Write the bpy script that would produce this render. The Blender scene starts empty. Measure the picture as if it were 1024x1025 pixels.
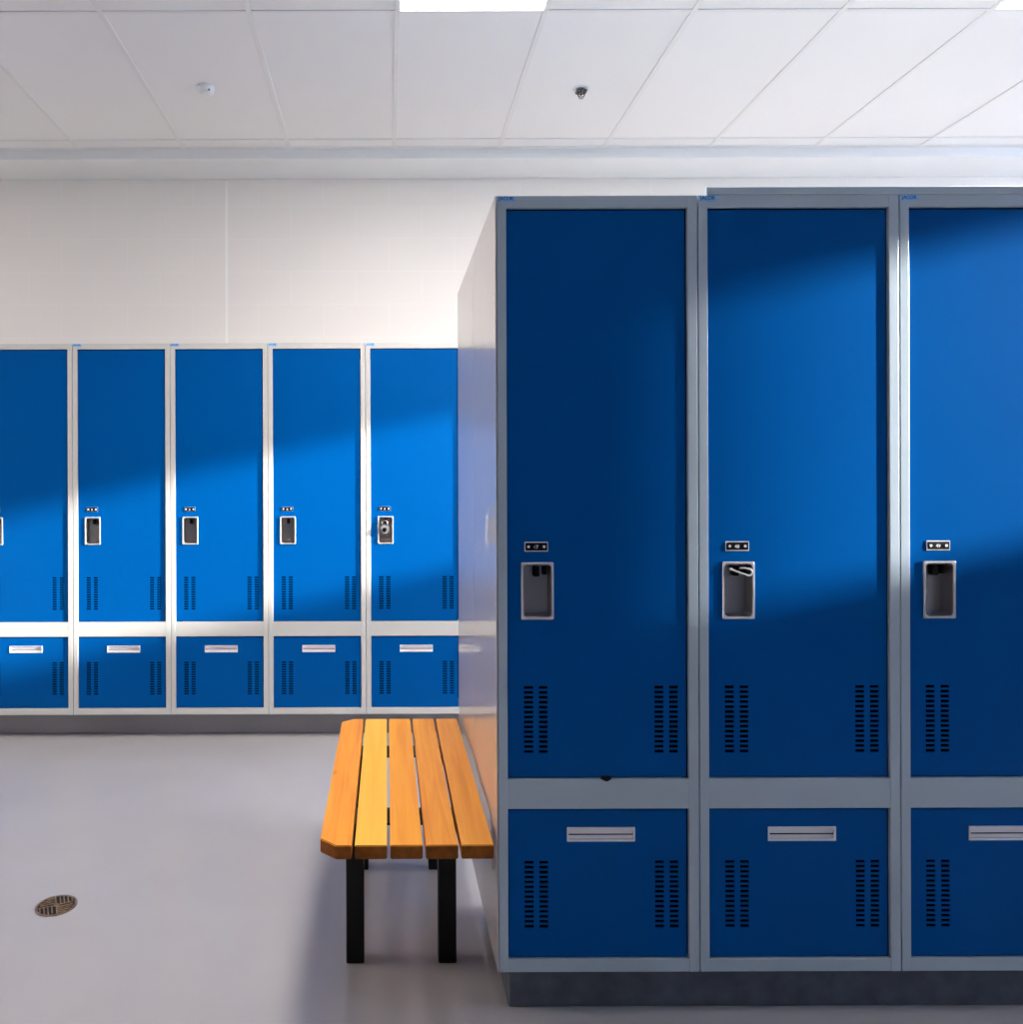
import bpy, bmesh, math, random
from mathutils import Vector, Matrix
random.seed(4)
R = math.radians
scn = bpy.context.scene
COL = scn.collection
EYE = 1.41

# ------------------------------------------------------------------ camera
cd = bpy.data.cameras.new('camera')
cd.sensor_fit = 'HORIZONTAL'; cd.sensor_width = 36.0
cd.lens = 36.0 * 790 / 1024
cd.shift_x = (512 - 387) / 1024
cd.shift_y = -(512.5 - 479.8) / 1024
cd.clip_start = 0.05
cam = bpy.data.objects.new('camera', cd); COL.objects.link(cam)
cam.matrix_world = Matrix.Translation((0, 0, EYE)) @ Matrix.Rotation(R(90), 4, 'X') @ Matrix.Rotation(R(-0.18), 4, 'Z')
scn.camera = cam

# ------------------------------------------------------------------ sky, sun, exposure
w = bpy.data.worlds.new('world'); scn.world = w; w.use_nodes = True
bg = w.node_tree.nodes['Background']
bg.inputs[1].default_value = 1.0
_tc = w.node_tree.nodes.new('ShaderNodeTexCoord'); _sp = w.node_tree.nodes.new('ShaderNodeSeparateXYZ')
_rp = w.node_tree.nodes.new('ShaderNodeValToRGB'); _ma = w.node_tree.nodes.new('ShaderNodeMath')
_ma.operation = 'MULTIPLY_ADD'; _ma.inputs[1].default_value = 0.5; _ma.inputs[2].default_value = 0.5
w.node_tree.links.new(_tc.outputs['Generated'], _sp.inputs[0]); w.node_tree.links.new(_sp.outputs['Z'], _ma.inputs[0])
w.node_tree.links.new(_ma.outputs[0], _rp.inputs[0]); w.node_tree.links.new(_rp.outputs['Color'], bg.inputs[0])
_rp.color_ramp.elements[0].position = 0.47; _rp.color_ramp.elements[0].color = (13.0, 15.5, 19.0, 1)     # glowing lower half, added to light the ceiling from outside
_rp.color_ramp.elements[1].position = 0.52; _rp.color_ramp.elements[1].color = (2.2, 5.5, 12.0, 1)     # sky
sd = bpy.data.lights.new('sun', 'SUN'); sd.energy = 18.5; sd.angle = R(1.3); sd.color = (1.0, 0.97, 0.92)
sun = bpy.data.objects.new('sun', sd); COL.objects.link(sun)
sun.rotation_euler = Vector((-1, 0.2, -0.23)).to_track_quat('-Z', 'Y').to_euler()
sun.location = (9, 0, 5)
vs = scn.view_settings
vs.view_transform = 'Standard'; vs.look = 'None'; vs.gamma = 1; vs.use_curve_mapping = False
vs.exposure = 0.0
TROFFER = 38.0

# ------------------------------------------------------------------ materials
def mat(name, col, rough=0.5, metal=0.0, coat=0.0, bump=0.0, bscale=60, var=0.0, vscale=3.0, spec=0.5, coat_rough=0.05):
    m = bpy.data.materials.new(name); m.use_nodes = True
    nt = m.node_tree; b = nt.nodes['Principled BSDF']
    b.inputs['Base Color'].default_value = (*col, 1)
    b.inputs['Roughness'].default_value = rough
    b.inputs['Metallic'].default_value = metal
    b.inputs['Coat Weight'].default_value = coat
    b.inputs['Coat Roughness'].default_value = coat_rough
    b.inputs['Specular IOR Level'].default_value = spec
    tc = nt.nodes.new('ShaderNodeTexCoord')
    if var:
        n = nt.nodes.new('ShaderNodeTexNoise'); n.inputs['Scale'].default_value = vscale; n.inputs['Detail'].default_value = 5
        nt.links.new(tc.outputs['Object'], n.inputs['Vector'])
        r = nt.nodes.new('ShaderNodeValToRGB')
        r.color_ramp.elements[0].position = 0.3; r.color_ramp.elements[1].position = 0.7
        r.color_ramp.elements[0].color = (*[c * (1 - var) for c in col], 1)
        r.color_ramp.elements[1].color = (*[min(1, c * (1 + var)) for c in col], 1)
        nt.links.new(n.outputs['Fac'], r.inputs['Fac']); nt.links.new(r.outputs['Color'], b.inputs['Base Color'])
    if bump:
        n = nt.nodes.new('ShaderNodeTexNoise'); n.inputs['Scale'].default_value = bscale; n.inputs['Detail'].default_value = 3
        nt.links.new(tc.outputs['Object'], n.inputs['Vector'])
        bp = nt.nodes.new('ShaderNodeBump'); bp.inputs['Strength'].default_value = bump; bp.inputs['Distance'].default_value = 0.002
        nt.links.new(n.outputs['Fac'], bp.inputs['Height']); nt.links.new(bp.outputs['Normal'], b.inputs['Normal'])
    return m

BLUE = mat('blue_enamel', (0.0, 0.086, 0.33), rough=0.25, bump=0.02, bscale=25, var=0.03, vscale=2, spec=0.06)
GREY_SKYTINT = mat('grey_enamel_sky_tint', (0.44, 0.53, 0.60), rough=0.35, var=0.02)  # same grey enamel as the far frames, bluish skylight put into the colour
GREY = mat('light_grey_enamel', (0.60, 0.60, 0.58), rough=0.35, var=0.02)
PANEL = mat('white_enamel_panel', (0.64, 0.60, 0.56), rough=0.30, coat=0.6, coat_rough=0.03)
INNER_SHADE = mat('interior_shade', (0.003, 0.004, 0.006), rough=0.9, spec=0.05)  # near-black: shade inside the lockers put into the base colour
STEEL = mat('brushed_steel', (0.42, 0.40, 0.39), rough=0.32, metal=1.0, bump=0.05, bscale=200)
CHROME = mat('chrome', (0.85, 0.83, 0.82), rough=0.25, metal=0.55)
ZINC = mat('satin_zinc', (0.86, 0.85, 0.88), rough=0.45, metal=0.25)
BLACK = mat('black_plastic', (0.003, 0.003, 0.005), rough=0.5, spec=0.15)
BLACKM = mat('black_powder_coat', (0.003, 0.003, 0.003), rough=0.45, spec=0.25)
PLRIM = mat('blue_grey_rim', (0.10, 0.22, 0.42), rough=0.5)
WHITEP = mat('white_mark', (0.85, 0.85, 0.85), rough=0.5)
STICK = mat('blue_sticker', (0.26, 0.55, 0.90), rough=0.4)
STICKD = mat('sticker_ink', (0.01, 0.09, 0.36), rough=0.5)
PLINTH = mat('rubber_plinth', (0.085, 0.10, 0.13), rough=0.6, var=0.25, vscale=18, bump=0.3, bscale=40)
TILE = mat('ceiling_tile', (0.85, 0.85, 0.86), rough=0.9, var=0.01, vscale=1.5)
TBAR = mat('ceiling_grid_white', (0.80, 0.80, 0.80), rough=0.5)
PAINTW = mat('white_paint', (0.80, 0.79, 0.78), rough=0.55)
FRONT_TINT = mat('dark_blue_bounce_tint', (0.02, 0.06, 0.15), rough=0.6)  # unseen wall coloured dark blue to cut and cool the bounced light
WALLP = mat('side_wall_paint', (0.80, 0.78, 0.76), rough=0.6)
SOFF = mat('soffit_paint', (0.82, 0.84, 0.86), rough=0.6)
BRASS = mat('aged_brass', (0.30, 0.20, 0.13), rough=0.4, metal=0.7, var=0.3, vscale=60)
DRAIND = mat('drain_dark', (0.012, 0.009, 0.007), rough=0.8)
PLW = mat('white_plastic', (0.78, 0.80, 0.84), rough=0.4)
GREYP = mat('grey_vent', (0.25, 0.27, 0.32), rough=0.6)

def floor_mat():
    m = mat('epoxy_floor', (0.42, 0.41, 0.43), rough=0.30)
    nt = m.node_tree; b = nt.nodes['Principled BSDF']
    tc = nt.nodes.new('ShaderNodeTexCoord')
    n = nt.nodes.new('ShaderNodeTexNoise'); n.inputs['Scale'].default_value = 1.1; n.inputs['Detail'].default_value = 7; n.inputs['Roughness'].default_value = 0.6
    nt.links.new(tc.outputs['Object'], n.inputs['Vector'])
    r = nt.nodes.new('ShaderNodeValToRGB')
    r.color_ramp.elements[0].position = 0.35; r.color_ramp.elements[1].position = 0.65
    r.color_ramp.elements[0].color = (0.395, 0.375, 0.38, 1); r.color_ramp.elements[1].color = (0.44, 0.42, 0.43, 1)
    nt.links.new(n.outputs['Fac'], r.inputs['Fac']); nt.links.new(r.outputs['Color'], b.inputs['Base Color'])
    n2 = nt.nodes.new('ShaderNodeTexNoise'); n2.inputs['Scale'].default_value = 9; n2.inputs['Detail'].default_value = 4
    nt.links.new(tc.outputs['Object'], n2.inputs['Vector'])
    bp = nt.nodes.new('ShaderNodeBump'); bp.inputs['Strength'].default_value = 0.12; bp.inputs['Distance'].default_value = 0.004
    nt.links.new(n2.outputs['Fac'], bp.inputs['Height']); nt.links.new(bp.outputs['Normal'], b.inputs['Normal'])
    b.inputs['Coat Weight'].default_value = 0.25; b.inputs['Coat Roughness'].default_value = 0.18
    return m
FLOOR = floor_mat()

def block_mat():
    m = mat('painted_block_wall', (0.82, 0.80, 0.775), rough=0.6)
    nt = m.node_tree; b = nt.nodes['Principled BSDF']
    tc = nt.nodes.new('ShaderNodeTexCoord')
    sp = nt.nodes.new('ShaderNodeSeparateXYZ'); nt.links.new(tc.outputs['Object'], sp.inputs[0])
    ax = nt.nodes.new('ShaderNodeMath'); ax.operation = 'ADD'; ax.inputs[1].default_value = -0.022 + 0.203 + 0.406 * 40
    az = nt.nodes.new('ShaderNodeMath'); az.operation = 'ADD'; az.inputs[1].default_value = -3.106 + 0.203 * 40
    nt.links.new(sp.outputs['X'], ax.inputs[0]); nt.links.new(sp.outputs['Z'], az.inputs[0])
    cb = nt.nodes.new('ShaderNodeCombineXYZ'); nt.links.new(ax.outputs[0], cb.inputs[0]); nt.links.new(az.outputs[0], cb.inputs[1])
    br = nt.nodes.new('ShaderNodeTexBrick')
    br.offset = 0.5; br.offset_frequency = 2; br.squash = 1
    br.inputs['Scale'].default_value = 1; br.inputs['Brick Width'].default_value = 0.406; br.inputs['Row Height'].default_value = 0.203
    br.inputs['Mortar Size'].default_value = 0.004; br.inputs['Mortar Smooth'].default_value = 0.6
    br.inputs['Color1'].default_value = (0.815, 0.78, 0.75, 1); br.inputs['Color2'].default_value = (0.82, 0.785, 0.755, 1)
    br.inputs['Mortar'].default_value = (0.845, 0.81, 0.785, 1)
    nt.links.new(cb.outputs[0], br.inputs['Vector']); nt.links.new(br.outputs['Color'], b.inputs['Base Color'])
    bp = nt.nodes.new('ShaderNodeBump'); bp.invert = True; bp.inputs['Strength'].default_value = 0.12; bp.inputs['Distance'].default_value = 0.002
    nt.links.new(br.outputs['Fac'], bp.inputs['Height']); nt.links.new(bp.outputs['Normal'], b.inputs['Normal'])
    return m
BLOCK = block_mat()

def wood_mat(name, c0, c1, seed):
    m = mat(name, c0, rough=0.45, coat=0.08, coat_rough=0.2, spec=0.25)
    nt = m.node_tree; b = nt.nodes['Principled BSDF']
    tc = nt.nodes.new('ShaderNodeTexCoord')
    mp = nt.nodes.new('ShaderNodeMapping'); mp.inputs['Scale'].default_value = (22, 0.9, 22); mp.inputs['Location'].default_value = (seed * 3.1, seed * 1.7, 0)
    nt.links.new(tc.outputs['Object'], mp.inputs[0])
    n = nt.nodes.new('ShaderNodeTexNoise'); n.inputs['Scale'].default_value = 1.6; n.inputs['Detail'].default_value = 6; n.inputs['Distortion'].default_value = 0.8
    nt.links.new(mp.outputs[0], n.inputs['Vector'])
    r = nt.nodes.new('ShaderNodeValToRGB')
    r.color_ramp.elements[0].position = 0.25; r.color_ramp.elements[1].position = 0.75
    r.color_ramp.elements[0].color = (*c1, 1); r.color_ramp.elements[1].color = (*c0, 1)
    nt.links.new(n.outputs['Fac'], r.inputs['Fac'])
    # a few knots
    vo = nt.nodes.new('ShaderNodeTexVoronoi'); vo.inputs['Scale'].default_value = 3.2
    mp2 = nt.nodes.new('ShaderNodeMapping'); mp2.inputs['Location'].default_value = (seed * 5.3, seed * 2.2, 0.4); mp2.inputs['Scale'].default_value = (2.5, 1, 1)
    nt.links.new(tc.outputs['Object'], mp2.inputs[0]); nt.links.new(mp2.outputs[0], vo.inputs['Vector'])
    r2 = nt.nodes.new('ShaderNodeValToRGB'); r2.color_ramp.elements[0].position = 0.0; r2.color_ramp.elements[1].position = 0.09
    r2.color_ramp.elements[0].color = (0.45, 0.30, 0.2, 1); r2.color_ramp.elements[1].color = (1, 1, 1, 1)
    nt.links.new(vo.outputs['Distance'], r2.inputs['Fac'])
    mx = nt.nodes.new('ShaderNodeMix'); mx.data_type = 'RGBA'; mx.blend_type = 'MULTIPLY'; mx.inputs['Factor'].default_value = 0.8
    nt.links.new(r.outputs['Color'], mx.inputs['A']); nt.links.new(r2.outputs['Color'], mx.inputs['B'])
    nt.links.new(mx.outputs['Result'], b.inputs['Base Color'])
    return m
WOODS = [wood_mat('pine_slat_a', (0.98, 0.42, 0.035), (0.72, 0.22, 0.008), 1),
         wood_mat('pine_slat_b', (1.0, 0.56, 0.06), (0.96, 0.45, 0.035), 2),
         wood_mat('pine_slat_c', (1.0, 0.46, 0.035), (0.84, 0.30, 0.015), 3),
         wood_mat('pine_slat_d', (0.97, 0.42, 0.04), (0.74, 0.25, 0.015), 4),
         wood_mat('pine_slat_e', (0.90, 0.39, 0.055), (0.72, 0.26, 0.022), 5)]

ENDG_SHADE = mat('pine_end_grain_shaded', (0.24, 0.070, 0.006), rough=0.6, var=0.35, vscale=35, spec=0.2)  # end grain, its own dark tone deepened with the shade on the slat ends

EMIT = bpy.data.materials.new('lit_diffuser'); EMIT.use_nodes = True
_b = EMIT.node_tree.nodes['Principled BSDF']
_b.inputs['Base Color'].default_value = (0.9, 0.9, 0.9, 1)
_b.inputs['Emission Color'].default_value = (1.0, 0.93, 0.86, 1)
_b.inputs['Emission Strength'].default_value = TROFFER

# ------------------------------------------------------------------ helpers
def bx(bm, x0, x1, y0, y1, z0, z1, bev=0.0, mi=0, seg=1):
    vs_ = [bm.verts.new((x, y, z)) for x in (x0, x1) for y in (y0, y1) for z in (z0, z1)]
    idx = [(0, 1, 3, 2), (4, 6, 7, 5), (0, 4, 5, 1), (2, 3, 7, 6), (0, 2, 6, 4), (1, 5, 7, 3)]
    fs = [bm.faces.new([vs_[i] for i in f]) for f in idx]
    for f in fs: f.material_index = mi
    if bev:
        es = list({e for f in fs for e in f.edges})
        r = bmesh.ops.bevel(bm, geom=es, offset=bev, segments=seg, affect='EDGES', profile=0.5)
        for f in r['faces']: f.material_index = mi
def cyl(bm, c, r, h, axis='Z', n=24, mi=0, r2=None):
    r2 = r if r2 is None else r2
    m = Matrix.Translation(c)
    if axis == 'Y': m = m @ Matrix.Rotation(R(90), 4, 'X')
    if axis == 'X': m = m @ Matrix.Rotation(R(90), 4, 'Y')
    g = bmesh.ops.create_cone(bm, cap_ends=True, cap_tris=False, segments=n, radius1=r, radius2=r2, depth=h, matrix=m)
    for v in g['verts']:
        for f in v.link_faces: f.material_index = mi
def tube(bm, pts, r, n=10, mi=0, closed=False):
    pts = [Vector(p) for p in pts]; rings = []; N = len(pts)
    prev = None
    for i, p in enumerate(pts):
        a = pts[(i - 1) % N] if (closed or i > 0) else p
        b = pts[(i + 1) % N] if (closed or i < N - 1) else p
        t = (b - a).normalized()
        if prev is None: u = t.orthogonal().normalized()
        else:
            u = prev - t * prev.dot(t); u.normalize()
        prev = u; v = t.cross(u)
        rings.append([bm.verts.new(p + (u * math.cos(2 * math.pi * k / n) + v * math.sin(2 * math.pi * k / n)) * r) for k in range(n)])
    for i in range(N if closed else N - 1):
        A, B = rings[i], rings[(i + 1) % N]
        for k in range(n):
            f = bm.faces.new((A[k], A[(k + 1) % n], B[(k + 1) % n], B[k])); f.material_index = mi; f.smooth = True
    if not closed:
        for rg in (rings[0], rings[-1]):
            f = bm.faces.new(rg); f.material_index = mi
def mesh(name, bm, mats, smooth=False):
    bmesh.ops.recalc_face_normals(bm, faces=bm.faces[:])
    me = bpy.data.meshes.new(name); bm.to_mesh(me); bm.free()
    for m in (mats if isinstance(mats, (list, tuple)) else [mats]): me.materials.append(m)
    if smooth:
        for p in me.polygons: p.use_smooth = True
    return me
def obj(name, me, parent=None, loc=(0, 0, 0)):
    o = bpy.data.objects.new(name, me); COL.objects.link(o); o.location = loc
    if parent: o.parent = parent
    return o
def thing(name, label, cat, loc=(0, 0, 0), group=None):
    o = bpy.data.objects.new(name, None); COL.objects.link(o); o.location = loc
    o.empty_display_size = 0.1
    o['label'] = label; o['category'] = cat
    if group: o['group'] = group
    return o
def struct(name, bm, m, loc=(0, 0, 0)):
    o = obj(name, mesh(name, bm, m), None, loc); o['kind'] = 'structure'; return o
def text_mesh(s, size, mi_mat, extrude=0.0004):
    cu = bpy.data.curves.new('text', 'FONT'); cu.body = s; cu.size = size; cu.extrude = extrude
    cu.align_x = 'CENTER'; cu.align_y = 'CENTER'; cu.offset = size * 0.02
    t = bpy.data.objects.new('text', cu); COL.objects.link(t)
    bpy.context.view_layer.update()
    dg = bpy.context.evaluated_depsgraph_get()
    me = bpy.data.meshes.new_from_object(t.evaluated_get(dg))
    bpy.data.objects.remove(t)
    me.transform(Matrix.Rotation(R(90), 4, 'X'))
    me.materials.clear(); me.materials.append(mi_mat)
    return me
def add_mesh(bm, me, off, mi):
    n0 = len(bm.faces)
    me = me.copy(); me.transform(Matrix.Translation(off)); bm.from_mesh(me)
    bm.faces.ensure_lookup_table()
    for f in bm.faces[n0:]: f.material_index = mi

def sheet(bm, x0, x1, z0, z1, holes, y, ret=0.003, edge=0.036, bev=0.0015, mi=0):
    """pressed sheet in the XZ plane at depth y with rectangular cut-outs and turned-in edges"""
    xs = sorted({x0, x1} | {round(h[0], 5) for h in holes} | {round(h[1], 5) for h in holes})
    zs = sorted({z0, z1} | {round(h[2], 5) for h in holes} | {round(h[3], 5) for h in holes})
    V = {}
    def v(i, j, yy=None):
        k = (i, j, yy)
        if k not in V: V[k] = bm.verts.new((xs[i], y if yy is None else yy, zs[j]))
        return V[k]
    nx, nz = len(xs) - 1, len(zs) - 1
    solid = [[True] * nz for _ in range(nx)]
    for i in range(nx):
        cx = (xs[i] + xs[i + 1]) / 2
        for j in range(nz):
            cz = (zs[j] + zs[j + 1]) / 2
            for h in holes:
                if h[0] < cx < h[1] and h[2] < cz < h[3]: solid[i][j] = False; break
    for i in range(nx):
        for j in range(nz):
            if solid[i][j]:
                f = bm.faces.new((v(i, j), v(i + 1, j), v(i + 1, j + 1), v(i, j + 1))); f.material_index = mi
            else:
                # returns
                for (di, dj, a, b) in ((-1, 0, (i, j), (i, j + 1)), (1, 0, (i + 1, j), (i + 1, j + 1)), (0, -1, (i, j), (i + 1, j)), (0, 1, (i, j + 1), (i + 1, j + 1))):
                    if solid[i + di][j + dj]:
                        f = bm.faces.new((v(*a), v(*b), v(*b, y + ret), v(*a, y + ret))); f.material_index = mi
    # turned edges: small chamfer then return
    a = bev
    P = [(x0, z0), (x1, z0), (x1, z1), (x0, z1)]
    def ring(off, yy): return [bm.verts.new((px + (off if px == x1 else -off), yy, pz + (off if pz == z1 else -off))) for px, pz in P]
    r0 = ring(0, y); r1 = ring(a, y + a); r2 = ring(a, y + edge)
    for A, B in ((r0, r1), (r1, r2)):
        for k in range(4):
            f = bm.faces.new((A[k], A[(k + 1) % 4], B[(k + 1) % 4], B[k])); f.material_index = mi
    bm.faces.new(r2[::-1]).material_index = 1   # near-black sheet closes the pan: shade behind the slots as colour

def rrect(cx, cz, hx, hz, r, n=5):
    pts = []
    for sx, sz, a0 in ((1, 1, 0), (-1, 1, 90), (-1, -1, 180), (1, -1, 270)):
        for k in range(n + 1):
            a = R(a0 + 90 * k / n)
            pts.append((cx + sx * (hx - r) + r * math.cos(a), cz + sz * (hz - r) + r * math.sin(a)))
    return pts
def loft(bm, rings, mi=0, cap=True, capmi=None):
    RR = [[bm.verts.new(p) for p in rg] for rg in rings]
    n = len(RR[0])
    for A, B in zip(RR, RR[1:]):
        for k in range(n):
            f = bm.faces.new((A[k], A[(k + 1) % n], B[(k + 1) % n], B[k])); f.material_index = mi; f.smooth = False
    if cap:
        f = bm.faces.new(RR[-1]); f.material_index = mi if capmi is None else capmi
    return RR

# ------------------------------------------------------------------ the room
X0, X1, Y0, Y1, ZC = -5.4, 7.0, -5.2, 4.89, EYE + 1.92
bm = bmesh.new(); bx(bm, X0 - 0.2, X1 + 0.2, Y0 - 0.2, Y1 + 0.2, -0.1, 0); struct('floor', bm, FLOOR)
bm = bmesh.new(); bx(bm, X0 - 0.2, X1 + 0.2, Y1, Y1 + 0.2, 0, ZC + 0.1); struct('wall_back', bm, BLOCK)
bm = bmesh.new(); bx(bm, X0 - 0.2, X0, Y0 - 0.2, Y1, 0, ZC + 0.1); struct('wall_left', bm, WALLP)
bm = bmesh.new(); bx(bm, X0, X1, Y0 - 0.2, Y0, 0, ZC + 0.1); struct('wall_front', bm, FRONT_TINT)
# right wall with the clerestory and one added light opening
WZ0, WZ1 = 2.455, 3.30
WY = [(-3.9, -3.1), (0.866, 4.45)]  # first opening added to light the near row; second admits the sun
bm = bmesh.new()
bx(bm, X1, X1 + 0.05, Y0 - 0.2, Y1, 0, WZ0); bx(bm, X1, X1 + 0.05, Y0 - 0.2, Y1, WZ1, ZC + 0.1)
ys = [Y0 - 0.2, WY[0][0], WY[0][1], WY[1][0], WY[1][1], Y1]
for a, b in ((0, 1), (2, 3), (4, 5)): bx(bm, X1, X1 + 0.05, ys[a], ys[b], WZ0, WZ1)
struct('wall_right', bm, WALLP)
for i, (a, b) in enumerate(WY):
    bm = bmesh.new()
    bx(bm, X1 - 0.03, X1 - 0.0005, a - 0.05, b + 0.05, WZ0 - 0.05, WZ0, 0.003)
    bx(bm, X1 - 0.03, X1 - 0.0005, a - 0.05, a, WZ0, WZ1, 0.003)
    bx(bm, X1 - 0.03, X1 - 0.0005, b, b + 0.05, WZ0, WZ1, 0.003)
    struct('light_opening_%d' % (i + 1), bm, PAINTW)

# ceiling: lay-in tiles, grid bars, troffer openings left out
YB = 4.582
bm = bmesh.new()
LX = [0.05 + 0.61 * k for k in range(-11, 12)]
LY = [3.241 + 1.22 * k for k in range(-5, 2)]
troffers = [(0, 1), (4, 1), (-4, 1), (8, 1), (-4, -2), (4, -2)]   # (column from x=.05, row: 1 = just ahead)
def inside(cx, cy, T):
    return any(0.05 + 0.61 * c < cx < 0.05 + 0.61 * (c + 1) and 3.241 - 1.22 * r < cy < 3.241 - 1.22 * (r - 1) for c, r in T)
xe = [X0] + [x for x in LX if X0 < x < X1] + [X1]
ye = [Y0] + [y for y in LY if Y0 < y < YB] + [YB]
LIT = [(0, 1), (4, 1), (8, 1), (-8, 1)]  # last panel is unseen, added to brighten the left side
for i in range(len(xe) - 1):
    for j in range(len(ye) - 1):
        cx, cy = (xe[i] + xe[i + 1]) / 2, (ye[j] + ye[j + 1]) / 2
        if inside(cx, cy, LIT): continue
        bx(bm, xe[i], xe[i + 1], ye[j], ye[j + 1], ZC + 0.003, ZC + 0.02)
bx(bm, X0 - 0.2, X1 + 0.2, Y0 - 0.2, Y1 + 0.2, ZC + 0.12, ZC + 0.2)
struct('ceiling', bm, TILE)
bm = bmesh.new()
for x in xe[1:-1]: bx(bm, x - 0.012, x + 0.012, Y0, YB, ZC - 0.001, ZC + 0.003, 0.0008)
for y in ye[1:-1]: bx(bm, X0, X1, y - 0.009, y + 0.009, ZC - 0.0015, ZC + 0.0028, 0.0008)
bx(bm, X0, X1, YB - 0.022, YB, ZC - 0.0015, ZC + 0.003, 0.0008)
struct('trim_1', bm, TBAR)
# dropped bulkhead against the far wall
bm = bmesh.new(); bx(bm, X0, X1, YB, Y1, EYE + 1.862, ZC + 0.1, 0.002); struct('trim_2', bm, SOFF)
# vertical joint strip on the block wall
bm = bmesh.new(); bx(bm, -0.996, -0.980, Y1 - 0.002, Y1, 0, 3.26, 0.001); struct('trim_3', bm, mat('white_sealant', (0.90, 0.89, 0.87), rough=0.5))

lab = {(0, 1): 'square-edged lit ceiling light panel above the near locker row, left one of two in view',
       (4, 1): 'lit ceiling light panel cut off by the top right corner',
       (-8, 1): 'unseen light panel added by the left wall to brighten that side',
       (8, 1): 'lit ceiling light panel nearest the clerestory windows'}
for c, r in LIT:
    x = 0.05 + 0.61 * c; y1 = 3.241 - 1.22 * (r - 1); y0 = y1 - 1.22
    t = thing('ceiling_light', lab[(c, r)], 'ceiling light', (x + 0.305, (y0 + y1) / 2, ZC), 'recessed ceiling light panels')
    bm = bmesh.new()
    hx, hy = 0.296, 0.601
    for a in ((-hx, -hx + 0.004, -hy, hy), (hx - 0.004, hx, -hy, hy), (-hx + 0.004, hx - 0.004, -hy, -hy + 0.004), (-hx + 0.004, hx - 0.004, hy - 0.004, hy)):
        bx(bm, *a, 0.0035, 0.05, 0.001)
    obj('frame', mesh('frame', bm, PAINTW), t)
    bm = bmesh.new(); bx(bm, -hx + 0.0045, hx - 0.0045, -hy + 0.0045, hy - 0.0045, 0.004, 0.010)
    obj('diffuser', mesh('diffuser', bm, EMIT), t)

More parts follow.
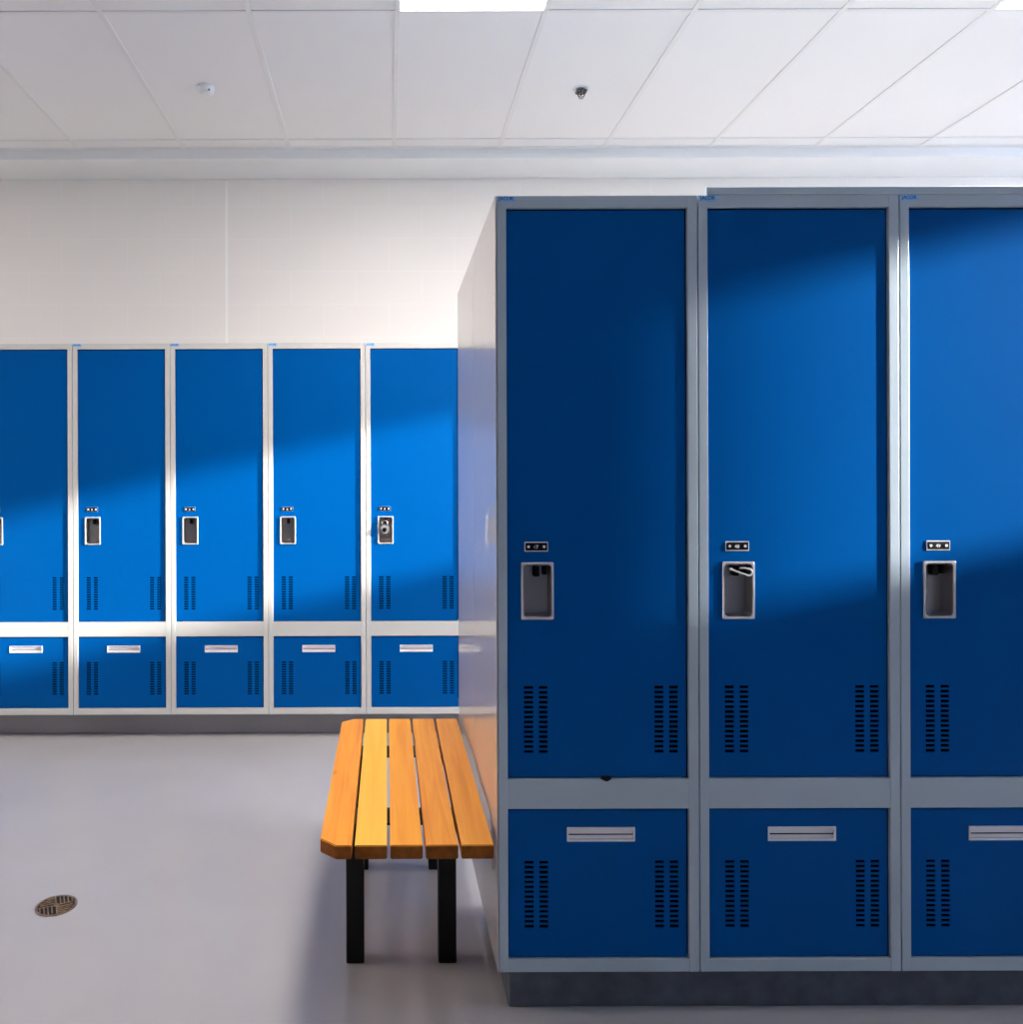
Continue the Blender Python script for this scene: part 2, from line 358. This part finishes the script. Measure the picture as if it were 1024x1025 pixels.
# ------------------------------------------------------------------ lockers
G = 0.0035
def locker_spec(far):
    s = {}
    d = 0.020 if far else 0.0
    s['W'] = 0.531; s['D'] = 0.578 if far else 0.534
    s['zb'] = 0.1347 if far else 0.109
    s['zt'] = 2.1527 if far else 2.157
    s['ut'] = 2.1215 if far else 2.1236
    s['ub'] = 0.618 + d; s['lt'] = 0.539 + d; s['lb'] = 0.143 + (0.026 if far else 0)
    s['d'] = d
    s['sl'] = 0.026; s['sr'] = 0.0275
    return s
MESH = {}
def locker_meshes(far):
    if far in MESH: return MESH[far]
    s = locker_spec(far); W, D, d = s['W'], s['D'], s['d']; M = {}
    e = 0.0013
    # carcass + face frame
    bm = bmesh.new(); t = 0.0015
    bx(bm, e, e + t, 0.012, D, s['zb'], s['zt']); bx(bm, W - e - t, W - e, 0.012, D, s['zb'], s['zt'])
    bx(bm, e + t, W - e - t, 0.012, D, s['zt'] - t, s['zt']); bx(bm, e + t, W - e - t, 0.012, D, s['zb'], s['zb'] + t)
    # near-black inner faces: interior shade put into the colour
    bx(bm, e + t, e + 2 * t, 0.014, D - t, s['zb'] + t, s['zt'] - t, 0, 1); bx(bm, W - e - 2 * t, W - e - t, 0.014, D - t, s['zb'] + t, s['zt'] - t, 0, 1)
    bx(bm, e + 2 * t, W - e - 2 * t, 0.014, D - t, s['zt'] - 2 * t, s['zt'] - t, 0, 1)
    bx(bm, e + t, W - e - t, D - t, D, s['zb'] + t, s['zt'] - t)
    bx(bm, e + t, W - e - t, 0.05, D - t, (s['ub'] + s['lt']) / 2 - t, (s['ub'] + s['lt']) / 2)
    b = 0.0018
    bx(bm, e, s['sl'], 0, 0.013, s['zb'], s['zt'], b, seg=2); bx(bm, W - s['sr'], W - e, 0, 0.013, s['zb'], s['zt'], b, seg=2)
    for z0, z1 in ((s['ut'], s['zt']), (s['lt'], s['ub']), (s['zb'], s['lb'])):
        bx(bm, s['sl'] - 0.001, W - s['sr'] + 0.001, 0.0006, 0.0125, z0, z1, b, seg=2)
    M['frame'] = mesh('locker_frame', bm, [GREY if far else GREY_SKYTINT, INNER_SHADE])
    yd = 0.0065
    dx0, dx1 = s['sl'] + 0.003, W - s['sr'] - 0.0055
    def slots(z0, z1):
        hs = []; n = 14; sh = 0.0076; p = (z1 - z0 - sh) / (n - 1)
        for a, c in ((0.070, 0.0945), (0.1095, 0.1325), (0.4150, 0.4390), (0.4540, 0.4770)):
            for k in range(n): hs.append((a, c, z0 + p * k, z0 + p * k + sh))
        return hs
    CUP = (0.068, 0.144, 1.043 + d, 1.185 + d)
    bm = bmesh.new(); sheet(bm, dx0, dx1, s['ub'] + G, s['ut'] - G - 0.0018, slots(0.685 + d, 0.862 + d) + [CUP], yd)
    M['door'] = mesh('locker_door', bm, [BLUE, INNER_SHADE])
    HND = (0.1855, 0.3590, 0.4545 + d, 0.4860 + d)
    bm = bmesh.new(); sheet(bm, dx0, dx1, s['lb'] + G, s['lt'] - G - 0.0018, slots(0.223 + d, 0.400 + d) + [HND], yd)
    M['lower_door'] = mesh('lower_door', bm, [BLUE, INNER_SHADE])
    # latch cup (depth must stay in front of the dark sheet at yd+.016)
    cx, cz = (CUP[0] + CUP[1]) / 2, (CUP[2] + CUP[3]) / 2
    hx, hz = 0.0425, 0.0755
    bm = bmesh.new()
    def rg(hx_, hz_, r_, y_): return [(px, y_, pz) for px, pz in rrect(cx, cz, hx_, hz_, r_)]
    loft(bm, [rg(hx, hz, 0.003, yd - 0.0004), rg(hx, hz, 0.003, yd - 0.0035), rg(hx - 0.0015, hz - 0.0015, 0.003, yd - 0.0048),
              rg(hx - 0.0050, hz - 0.0050, 0.010, yd - 0.0048), rg(hx - 0.0065, hz - 0.0065, 0.010, yd - 0.001)], mi=0, cap=False)
    loft(bm, [rg(hx - 0.0065, hz - 0.0065, 0.010, yd - 0.001), rg(hx - 0.0090, hz - 0.0095, 0.008, yd + 0.033)], mi=1, capmi=1)
    M['latch_cup'] = mesh('latch_cup', bm, [CHROME, STEEL])
    bm = bmesh.new()
    bx(bm, cx - 0.007, cx + 0.009, yd + 0.012, yd + 0.0325, cz + 0.036, cz + 0.063, 0.002)
    if not far: bx(bm, cx + 0.018, cx + 0.030, yd + 0.020, yd + 0.0325, cz + 0.040, cz + 0.063, 0.001)
    M['latch'] = mesh('latch', bm, BLACK)
    bm = bmesh.new(); cyl(bm, (cx + 0.002, yd + 0.0300, cz - 0.055), 0.0050, 0.0050, 'Y', 14)
    M['rivet'] = mesh('rivet', bm, CHROME)
    # pull handle: tray with sloping upper plate and slot
    a0, a1, h0, h1 = HND[0] - 0.003, HND[1] + 0.003, HND[2] - 0.003, HND[3] + 0.003
    bm = bmesh.new()
    for q in ((a0, a1, h1 - 0.003, h1), (a0, a1, h0, h0 + 0.0045), (a0, a0 + 0.004, h0 + 0.0045, h1 - 0.003), (a1 - 0.004, a1, h0 + 0.0045, h1 - 0.003)):
        bx(bm, q[0], q[1], yd - 0.003, yd + 0.004, q[2], q[3], 0.0008)
    # back of the tray: sloping upper leaf and lower leaf with a slot between
    zs_ = h0 + (h1 - h0) * 0.42
    def quad(p, mi=0):
        f = bm.faces.new([bm.verts.new(v_) for v_ in p]); f.material_index = mi
    bx(bm, a0 + 0.004, a1 - 0.004, yd + 0.0045, yd + 0.006, h0 + 0.0045, zs_ - 0.0018, 0)
    vv = [(a0 + 0.004, yd + 0.001, h1 - 0.003), (a1 - 0.004, yd + 0.001, h1 - 0.003), (a1 - 0.004, yd + 0.007, zs_ + 0.001), (a0 + 0.004, yd + 0.007, zs_ + 0.001)]
    quad(vv); quad([(p[0], p[1] + 0.0015, p[2]) for p in vv][::-1])
    quad([vv[2], vv[3], (vv[3][0], vv[3][1] + 0.0015, vv[3][2]), (vv[2][0], vv[2][1] + 0.0015, vv[2][2])])
    M['handle'] = mesh('pull_handle', bm, ZINC)
    # brand sticker
    bm = bmesh.new(); x_, z_ = 0.004, s['zt'] - 0.0020
    bx(bm, x_, x_ + 0.046, -0.0006, 0.0002, z_ - 0.0145, z_)
    tm = text_mesh('JACOR', 0.0125, STICKD, 0.0002); add_mesh(bm, tm, (x_ + 0.022, -0.0008, z_ - 0.0066), 1)
    M['sticker'] = mesh('sticker', bm, [STICK, STICKD])
    MESH[far] = M; return M
def plate_mesh(far, num):
    d = 0.02 if far else 0; yd = 0.0065
    bm = bmesh.new(); x0, x1, z0, z1 = 0.0725, 0.1345, 1.218 + d, 1.2435 + d
    bx(bm, x0, x1, yd - 0.0020, yd - 0.0003, z0, z1, 0.0005, 3 if far else 1)
    bx(bm, x0 + 0.0022, x1 - 0.0018, yd - 0.0024, yd - 0.0018, z0 + 0.0024, z1 - 0.0024, 0, 0)
    for xx in (x0 + 0.0105, x1 - 0.0105): cyl(bm, (xx, yd - 0.0032, (z0 + z1) / 2), 0.0042 if far else 0.0036, 0.002, 'Y', 14, 2)
    if num:
        tm = text_mesh(num, 0.0125, WHITEP, 0.0003); add_mesh(bm, tm, ((x0 + x1) / 2 - 0.001, yd - 0.0029, (z0 + z1) / 2 - 0.001), 2)
    else:
        for xx in (-0.0040, 0.0010): bx(bm, (x0 + x1) / 2 + xx, (x0 + x1) / 2 + xx + 0.0018, yd - 0.0029, yd - 0.0025, z0 + 0.006, z1 - 0.009, 0, 2)
    return mesh('number_plate', bm, [BLACK, ZINC, WHITEP, PLRIM])
PL = {}
def make_locker(far, x, y, label, group, num=None, sticker=True):
    M = locker_meshes(far)
    s = locker_spec(far)
    t = thing('locker', label, 'locker', (x + s['W'] / 2, y, s['zb']), group)
    off = (-s['W'] / 2, 0, -s['zb'])
    obj('frame', M['frame'], t, off)
    dd = obj('door', M['door'], t, off)
    obj('latch_cup', M['latch_cup'], dd); obj('latch', M['latch'], dd); 
    if far: obj('rivet', M['rivet'], dd)
    k = (far, num)
    if k not in PL: PL[k] = plate_mesh(far, num)
    obj('number_plate', PL[k], dd)
    ld = obj('lower_door', M['lower_door'], t, off)
    obj('handle', M['handle'], ld)
    if sticker: obj('sticker', M['sticker'], t, off)
    return t

NY, NX, W = 2.080, 0.2912, 0.531
near_labels = ['near tall blue locker at the row end, fully in shade, beside the pine bench',
               'near tall blue locker with a silver hook in its latch recess',
               'near tall blue locker cut off by the right edge of the photo']
near = []
for i, l in enumerate(near_labels):
    near.append(make_locker(False, NX + i * W, NY, l, 'near row of tall lockers', str(47 + i)))
near.append(make_locker(False, NX + 3 * W, NY, 'blue locker out of the picture, right of the cut-off near locker', 'near row of tall lockers', '50'))
near.append(make_locker(False, NX + 4 * W, NY, 'last blue locker at the far right end of the near row', 'near row of tall lockers', '51'))
FY, FX = 4.289, (72.7 - 387) / 184.2
far_labels = {-1: 'far blue locker cut off by the left edge, lower door partly sunlit',
              0: 'second far blue locker from the left edge of the photo',
              1: 'far blue locker third from the left, sunlight ending just below its vents',
              2: 'far blue locker directly left of the padlocked one',
              3: 'far blue locker with a round padlock in its latch recess',
              4: 'far blue locker out of sight behind the white end panel',
              -2: 'far blue locker just outside the left edge'}
for i in (-2, -1, 0, 1, 2, 3, 4):
    make_locker(True, FX + i * W, FY, far_labels[i], 'far row of lockers against the wall')

# white end panels closing the near row (two sheets back to back)
t = thing('end_panel', 'glossy white end panel on the side of the near locker row beside the bench', 'panel', (NX - 0.0015, NY + 0.55, 0.109))
for a, b in ((0.0, 0.5345), (0.5375, 1.10)):
    bm = bmesh.new(); bx(bm, -0.0015, 0.0008, a - 0.55, b - 0.55, 0, 2.048, 0.0006)
    obj('sheet', mesh('sheet', bm, PANEL), t)
# top cap strip
o = obj('top_cap', None); bpy.data.objects.remove(o)
bm = bmesh.new()
cx0 = NX + 0.531 + 0.024
bx(bm, cx0, NX + 5 * W, NY + 0.002, NY + 0.012, 2.1575, 2.179, 0.0015)
bx(bm, cx0, NX + 5 * W, NY - 0.001, NY + 0.012, 2.1573, 2.1605, 0.001)
o = obj('top_cap', mesh('top_cap', bm, GREY_SKYTINT)); o['label'] = 'grey metal cap strip lying along the top of the near lockers'; o['category'] = 'strip'
# plinths
bm = bmesh.new(); bx(bm, NX + 0.030, NX + 5 * W, NY + 0.027, NY + 0.50, 0.0, 0.1085, 0.003)
o = obj('plinth', mesh('plinth', bm, PLINTH)); o['label'] = 'dark scuffed plinth under the near locker row'; o['category'] = 'plinth'
PL2 = mat('grey_plinth', (0.30, 0.29, 0.31), rough=0.5, var=0.05)
bm = bmesh.new(); bx(bm, FX - 2 * W, FX + 5 * W, 4.39, 4.85, 0.0, 0.1342, 0.003)
o = obj('plinth', mesh('plinth', bm, PL2)); o['label'] = 'grey plinth under the far locker row'; o['category'] = 'plinth'
# little black strap end caught under the first near door
bm = bmesh.new()
c = [(0.0, 0.0), (0.010, -0.0055), (0.018, -0.0065), (0.028, 0.0), (0.026, 0.006), (0.004, 0.006)]
A = [bm.verts.new((x, -0.002, z)) for x, z in c]; B = [bm.verts.new((x, 0.004, z)) for x, z in c]
bm.faces.new(A); bm.faces.new(B[::-1])
for k in range(len(c)): bm.faces.new((A[k], A[(k + 1) % len(c)], B[(k + 1) % len(c)], B[k]))
o = obj('strap_end', mesh('strap_end', bm, BLACK), None, (NX + (600 - 497.5) / 378.9, NY, 0.6180 + 0.001))
o['label'] = 'small black strap end poking out under the door of the shaded near locker'; o['category'] = 'strap'

# open hook hanging in the second near locker's cup
cx = NX + W + 0.106; cz = 1.114
bm = bmesh.new(); pts = []
yb = NY - 0.004
for k in range(5): pts.append((cx - 0.026 + 0.007 * k * 1.0, yb + 0.004 - 0.001 * k, cz + 0.058 - 0.0028 * k))
pts += [(cx + 0.010, yb, cz + 0.0440), (cx + 0.020, yb - 0.001, cz + 0.0405)]
for k in range(9):
    a = R(-100 + 190 * k / 8)
    pts.append((cx + 0.0235 + 0.0085 * math.cos(a), yb, cz + 0.0485 + 0.0085 * math.sin(a)))
pts += [(cx + 0.012, yb + 0.001, cz + 0.0595), (cx + 0.002, yb + 0.003, cz + 0.0600)]
tube(bm, pts, 0.0026, 10)
cyl(bm, (cx - 0.022, yb + 0.003, cz + 0.0563), 0.0035, 0.006, 'X', 12)
o = obj('hook', mesh('hook', bm, CHROME)); o['label'] = 'silver open snap hook hanging in the latch recess of the middle near locker'; o['category'] = 'hook'

# combination padlock on the far locker
cx = FX + 3 * W + 0.106; cz = 1.134
t = thing('padlock', 'round silver padlock in the latch recess of the rightmost visible far locker', 'padlock', (cx - 0.004, FY - 0.008, cz + 0.004))
bm = bmesh.new(); cyl(bm, (0, 0, 0), 0.0245, 0.012, 'Y', 32)
bmesh.ops.bevel(bm, geom=[e for e in bm.edges if len(e.link_faces) == 2 and abs(e.calc_face_angle(0)) > 1], offset=0.003, segments=2, affect='EDGES')
obj('body', mesh('body', bm, mat('padlock_steel', (0.33, 0.32, 0.32), rough=0.4, metal=0.4)), t)
bm = bmesh.new(); cyl(bm, (0, -0.0085, -0.002), 0.012, 0.005, 'Y', 24, r2=0.010); obj('dial', mesh('dial', bm, BLACK), t)
bm = bmesh.new(); pts = [(-0.014, 0.001, 0.016)] + [(-0.014 * math.cos(R(180 * k / 10)), 0.001, 0.034 + 0.014 * math.sin(R(180 * k / 10))) for k in range(11)] + [(0.014, 0.001, 0.016)]
tube(bm, pts, 0.003, 10); obj('shackle', mesh('shackle', bm, STEEL), t)

# ------------------------------------------------------------------ bench
BX, BY0, BY1, BZ = -0.1785, 2.05, 3.135, 0.459
t = thing('bench', 'slatted orange pine bench on black steel legs beside the white end panel', 'bench', (0.05, (BY0 + BY1) / 2, 0))
SW, SG, ST = 0.0840, 0.0085, 0.0365
for i in range(5):
    x0 = BX + i * (SW + SG); x1 = x0 + SW
    ox, oy = 0.05, (BY0 + BY1) / 2
    if i == 0:
        o_ = 0.040
        P = [(x0 + 0.043, BY0), (x1, BY0), (x1, BY1), (x0 + 0.043, BY1), (x0, BY1 - o_), (x0, BY0 + o_)]
    else: P = [(x0, BY0), (x1, BY0), (x1, BY1), (x0, BY1)]
    bm = bmesh.new()
    lo = [bm.verts.new((x - ox, y - oy, BZ - ST)) for x, y in P]; hi = [bm.verts.new((x - ox, y - oy, BZ)) for x, y in P]
    bm.faces.new(lo[::-1]); bm.faces.new(hi)
    for k in range(len(P)): bm.faces.new((lo[k], lo[(k + 1) % len(P)], hi[(k + 1) % len(P)], hi[k]))
    bmesh.ops.bevel(bm, geom=bm.edges[:], offset=0.0022, segments=2, affect='EDGES')
    bm.normal_update()
    for f in bm.faces:
        if abs(f.normal.y) > 0.45 and abs(f.normal.z) < 0.5: f.material_index = 1
    obj('slat', mesh('slat', bm, [WOODS[i], ENDG_SHADE]), t)
for yy in (2.296, 2.847):
    for x0 in (-0.122, 0.147):
        bm = bmesh.new(); bx(bm, x0 - 0.05, x0 + 0.052 - 0.05, yy - oy, yy + 0.05 - oy, 0.0, BZ - ST - 0.004, 0.003)
        obj('leg', mesh('leg', bm, BLACKM), t)
    bm = bmesh.new(); ya = yy - 0.03 - oy
    bx(bm, -0.150 - 0.05, 0.232 - 0.05, ya, ya + 0.11, BZ - ST - 0.006, BZ - ST - 0.0002, 0.001)
    obj('crossbar', mesh('crossbar', bm, BLACKM), t)
bm = bmesh.new(); bx(bm, 0.010, 0.040, 2.352 - oy, 2.845 - oy, BZ - ST - 0.05, BZ - ST - 0.012, 0.002)
obj('stretcher', mesh('stretcher', bm, BLACKM), t, (0.1, 0, 0))

# ------------------------------------------------------------------ floor drain
t = thing('floor_drain', 'round brass drain grate set in the grey floor', 'drain', (-1.099, 2.615, 0))
bm = bmesh.new()
def annulus(bm, r0, r1, z0, z1, n=48, mi=0):
    rs = [(r0, z0), (r0, z1), (r1, z1), (r1, z0)]
    RR = [[bm.verts.new((r * math.cos(2 * math.pi * k / n), r * math.sin(2 * math.pi * k / n), z)) for k in range(n)] for r, z in rs]
    for q in range(4):
        A, B = RR[q], RR[(q + 1) % 4]
        for k in range(n):
            f = bm.faces.new((A[k], A[(k + 1) % n], B[(k + 1) % n], B[k])); f.material_index = mi
annulus(bm, 0.0585, 0.066, 0.0003, 0.0030)
obj('rim', mesh('rim', bm, BRASS), t)
bm = bmesh.new()
annulus(bm, 0.0, 0.0, 0.001, 0.002) if False else None
cyl(bm, (0, 0, 0.0009), 0.0583, 0.001, 'Z', 48, mi=1)
cyl(bm, (0, 0, 0.0028), 0.010, 0.002, 'Z', 20)
for q in range(4):
    a = R(25 + 90 * q); c_, s_ = math.cos(a), math.sin(a)
    def P2(u, v): return (u * c_ - v * s_, u * s_ + v * c_)
    tube(bm, [(*P2(0.008, 0), 0.0028), (*P2(0.0585, 0), 0.0028)], 0.0022, 6)
    for k in range(4):   # short parallel ribs in each quadrant
        u = 0.014 + 0.012 * k
        L = math.sqrt(max(0, 0.057 ** 2 - u ** 2))
        tube(bm, [(*P2(u, 0.0), 0.0026), (*P2(u, min(L, 0.050)), 0.0026)], 0.0021, 6)
obj('grate', mesh('grate', bm, [BRASS, DRAIND]), t)

# ------------------------------------------------------------------ ceiling devices
t = thing('smoke_detector', 'small round white detector on the ceiling above the far lockers', 'smoke detector', (-0.876, 3.86, ZC + 0.003))
bm = bmesh.new()
prof = [(0.040, 0.0), (0.042, -0.006), (0.040, -0.014), (0.036, -0.026), (0.030, -0.034), (0.016, -0.038)]
n = 40
RR = [[bm.verts.new((r * math.cos(2 * math.pi * k / n), r * math.sin(2 * math.pi * k / n), z)) for k in range(n)] for r, z in prof]
for A, B in zip(RR, RR[1:]):
    for k in range(n): bm.faces.new((A[k], A[(k + 1) % n], B[(k + 1) % n], B[k])).smooth = True
bm.faces.new(RR[-1]); bm.faces.new(RR[0][::-1])
obj('housing', mesh('housing', bm, PLW), t)
for sx, yy, zz in ((-0.006, -0.030, -0.022), (0.019, -0.0265, -0.027)):
    bm = bmesh.new(); bmesh.ops.create_uvsphere(bm, u_segments=14, v_segments=8, radius=0.0062, matrix=Matrix.Translation((sx, yy, zz)))
    obj('sensor', mesh('sensor', bm, GREYP, True), t)
t = thing('sprinkler', 'small chrome sprinkler head hanging from the ceiling', 'sprinkler', (0.965, 3.89, ZC + 0.003))
bm = bmesh.new()
cyl(bm, (0, 0, -0.003), 0.036, 0.005, 'Z', 32, r2=0.040)
obj('escutcheon', mesh('escutcheon', bm, PLW), t)
bm = bmesh.new()
cyl(bm, (0, 0, -0.013), 0.014, 0.016, 'Z', 8)
for sg in (-1, 1): tube(bm, [(sg * 0.010, 0, -0.020), (sg * 0.017, 0, -0.026), (sg * 0.015, 0, -0.036), (sg * 0.004, 0, -0.046)], 0.003, 8)
cyl(bm, (0, 0, -0.033), 0.003, 0.026, 'Z', 10)
cyl(bm, (0, 0, -0.016), 0.030, 0.008, 'Z', 6)
obj('body', mesh('body', bm, mat('dark_chrome', (0.12, 0.12, 0.13), rough=0.25, metal=1.0)), t)
bm = bmesh.new(); cyl(bm, (0, 0, -0.047), 0.010, 0.003, 'Z', 24)
for k in range(8):
    a = R(45 * k); cyl(bm, (0.0105 * math.cos(a), 0.0105 * math.sin(a), -0.0475), 0.0028, 0.0016, 'Z', 8)
obj('deflector', mesh('deflector', bm, STEEL), t)
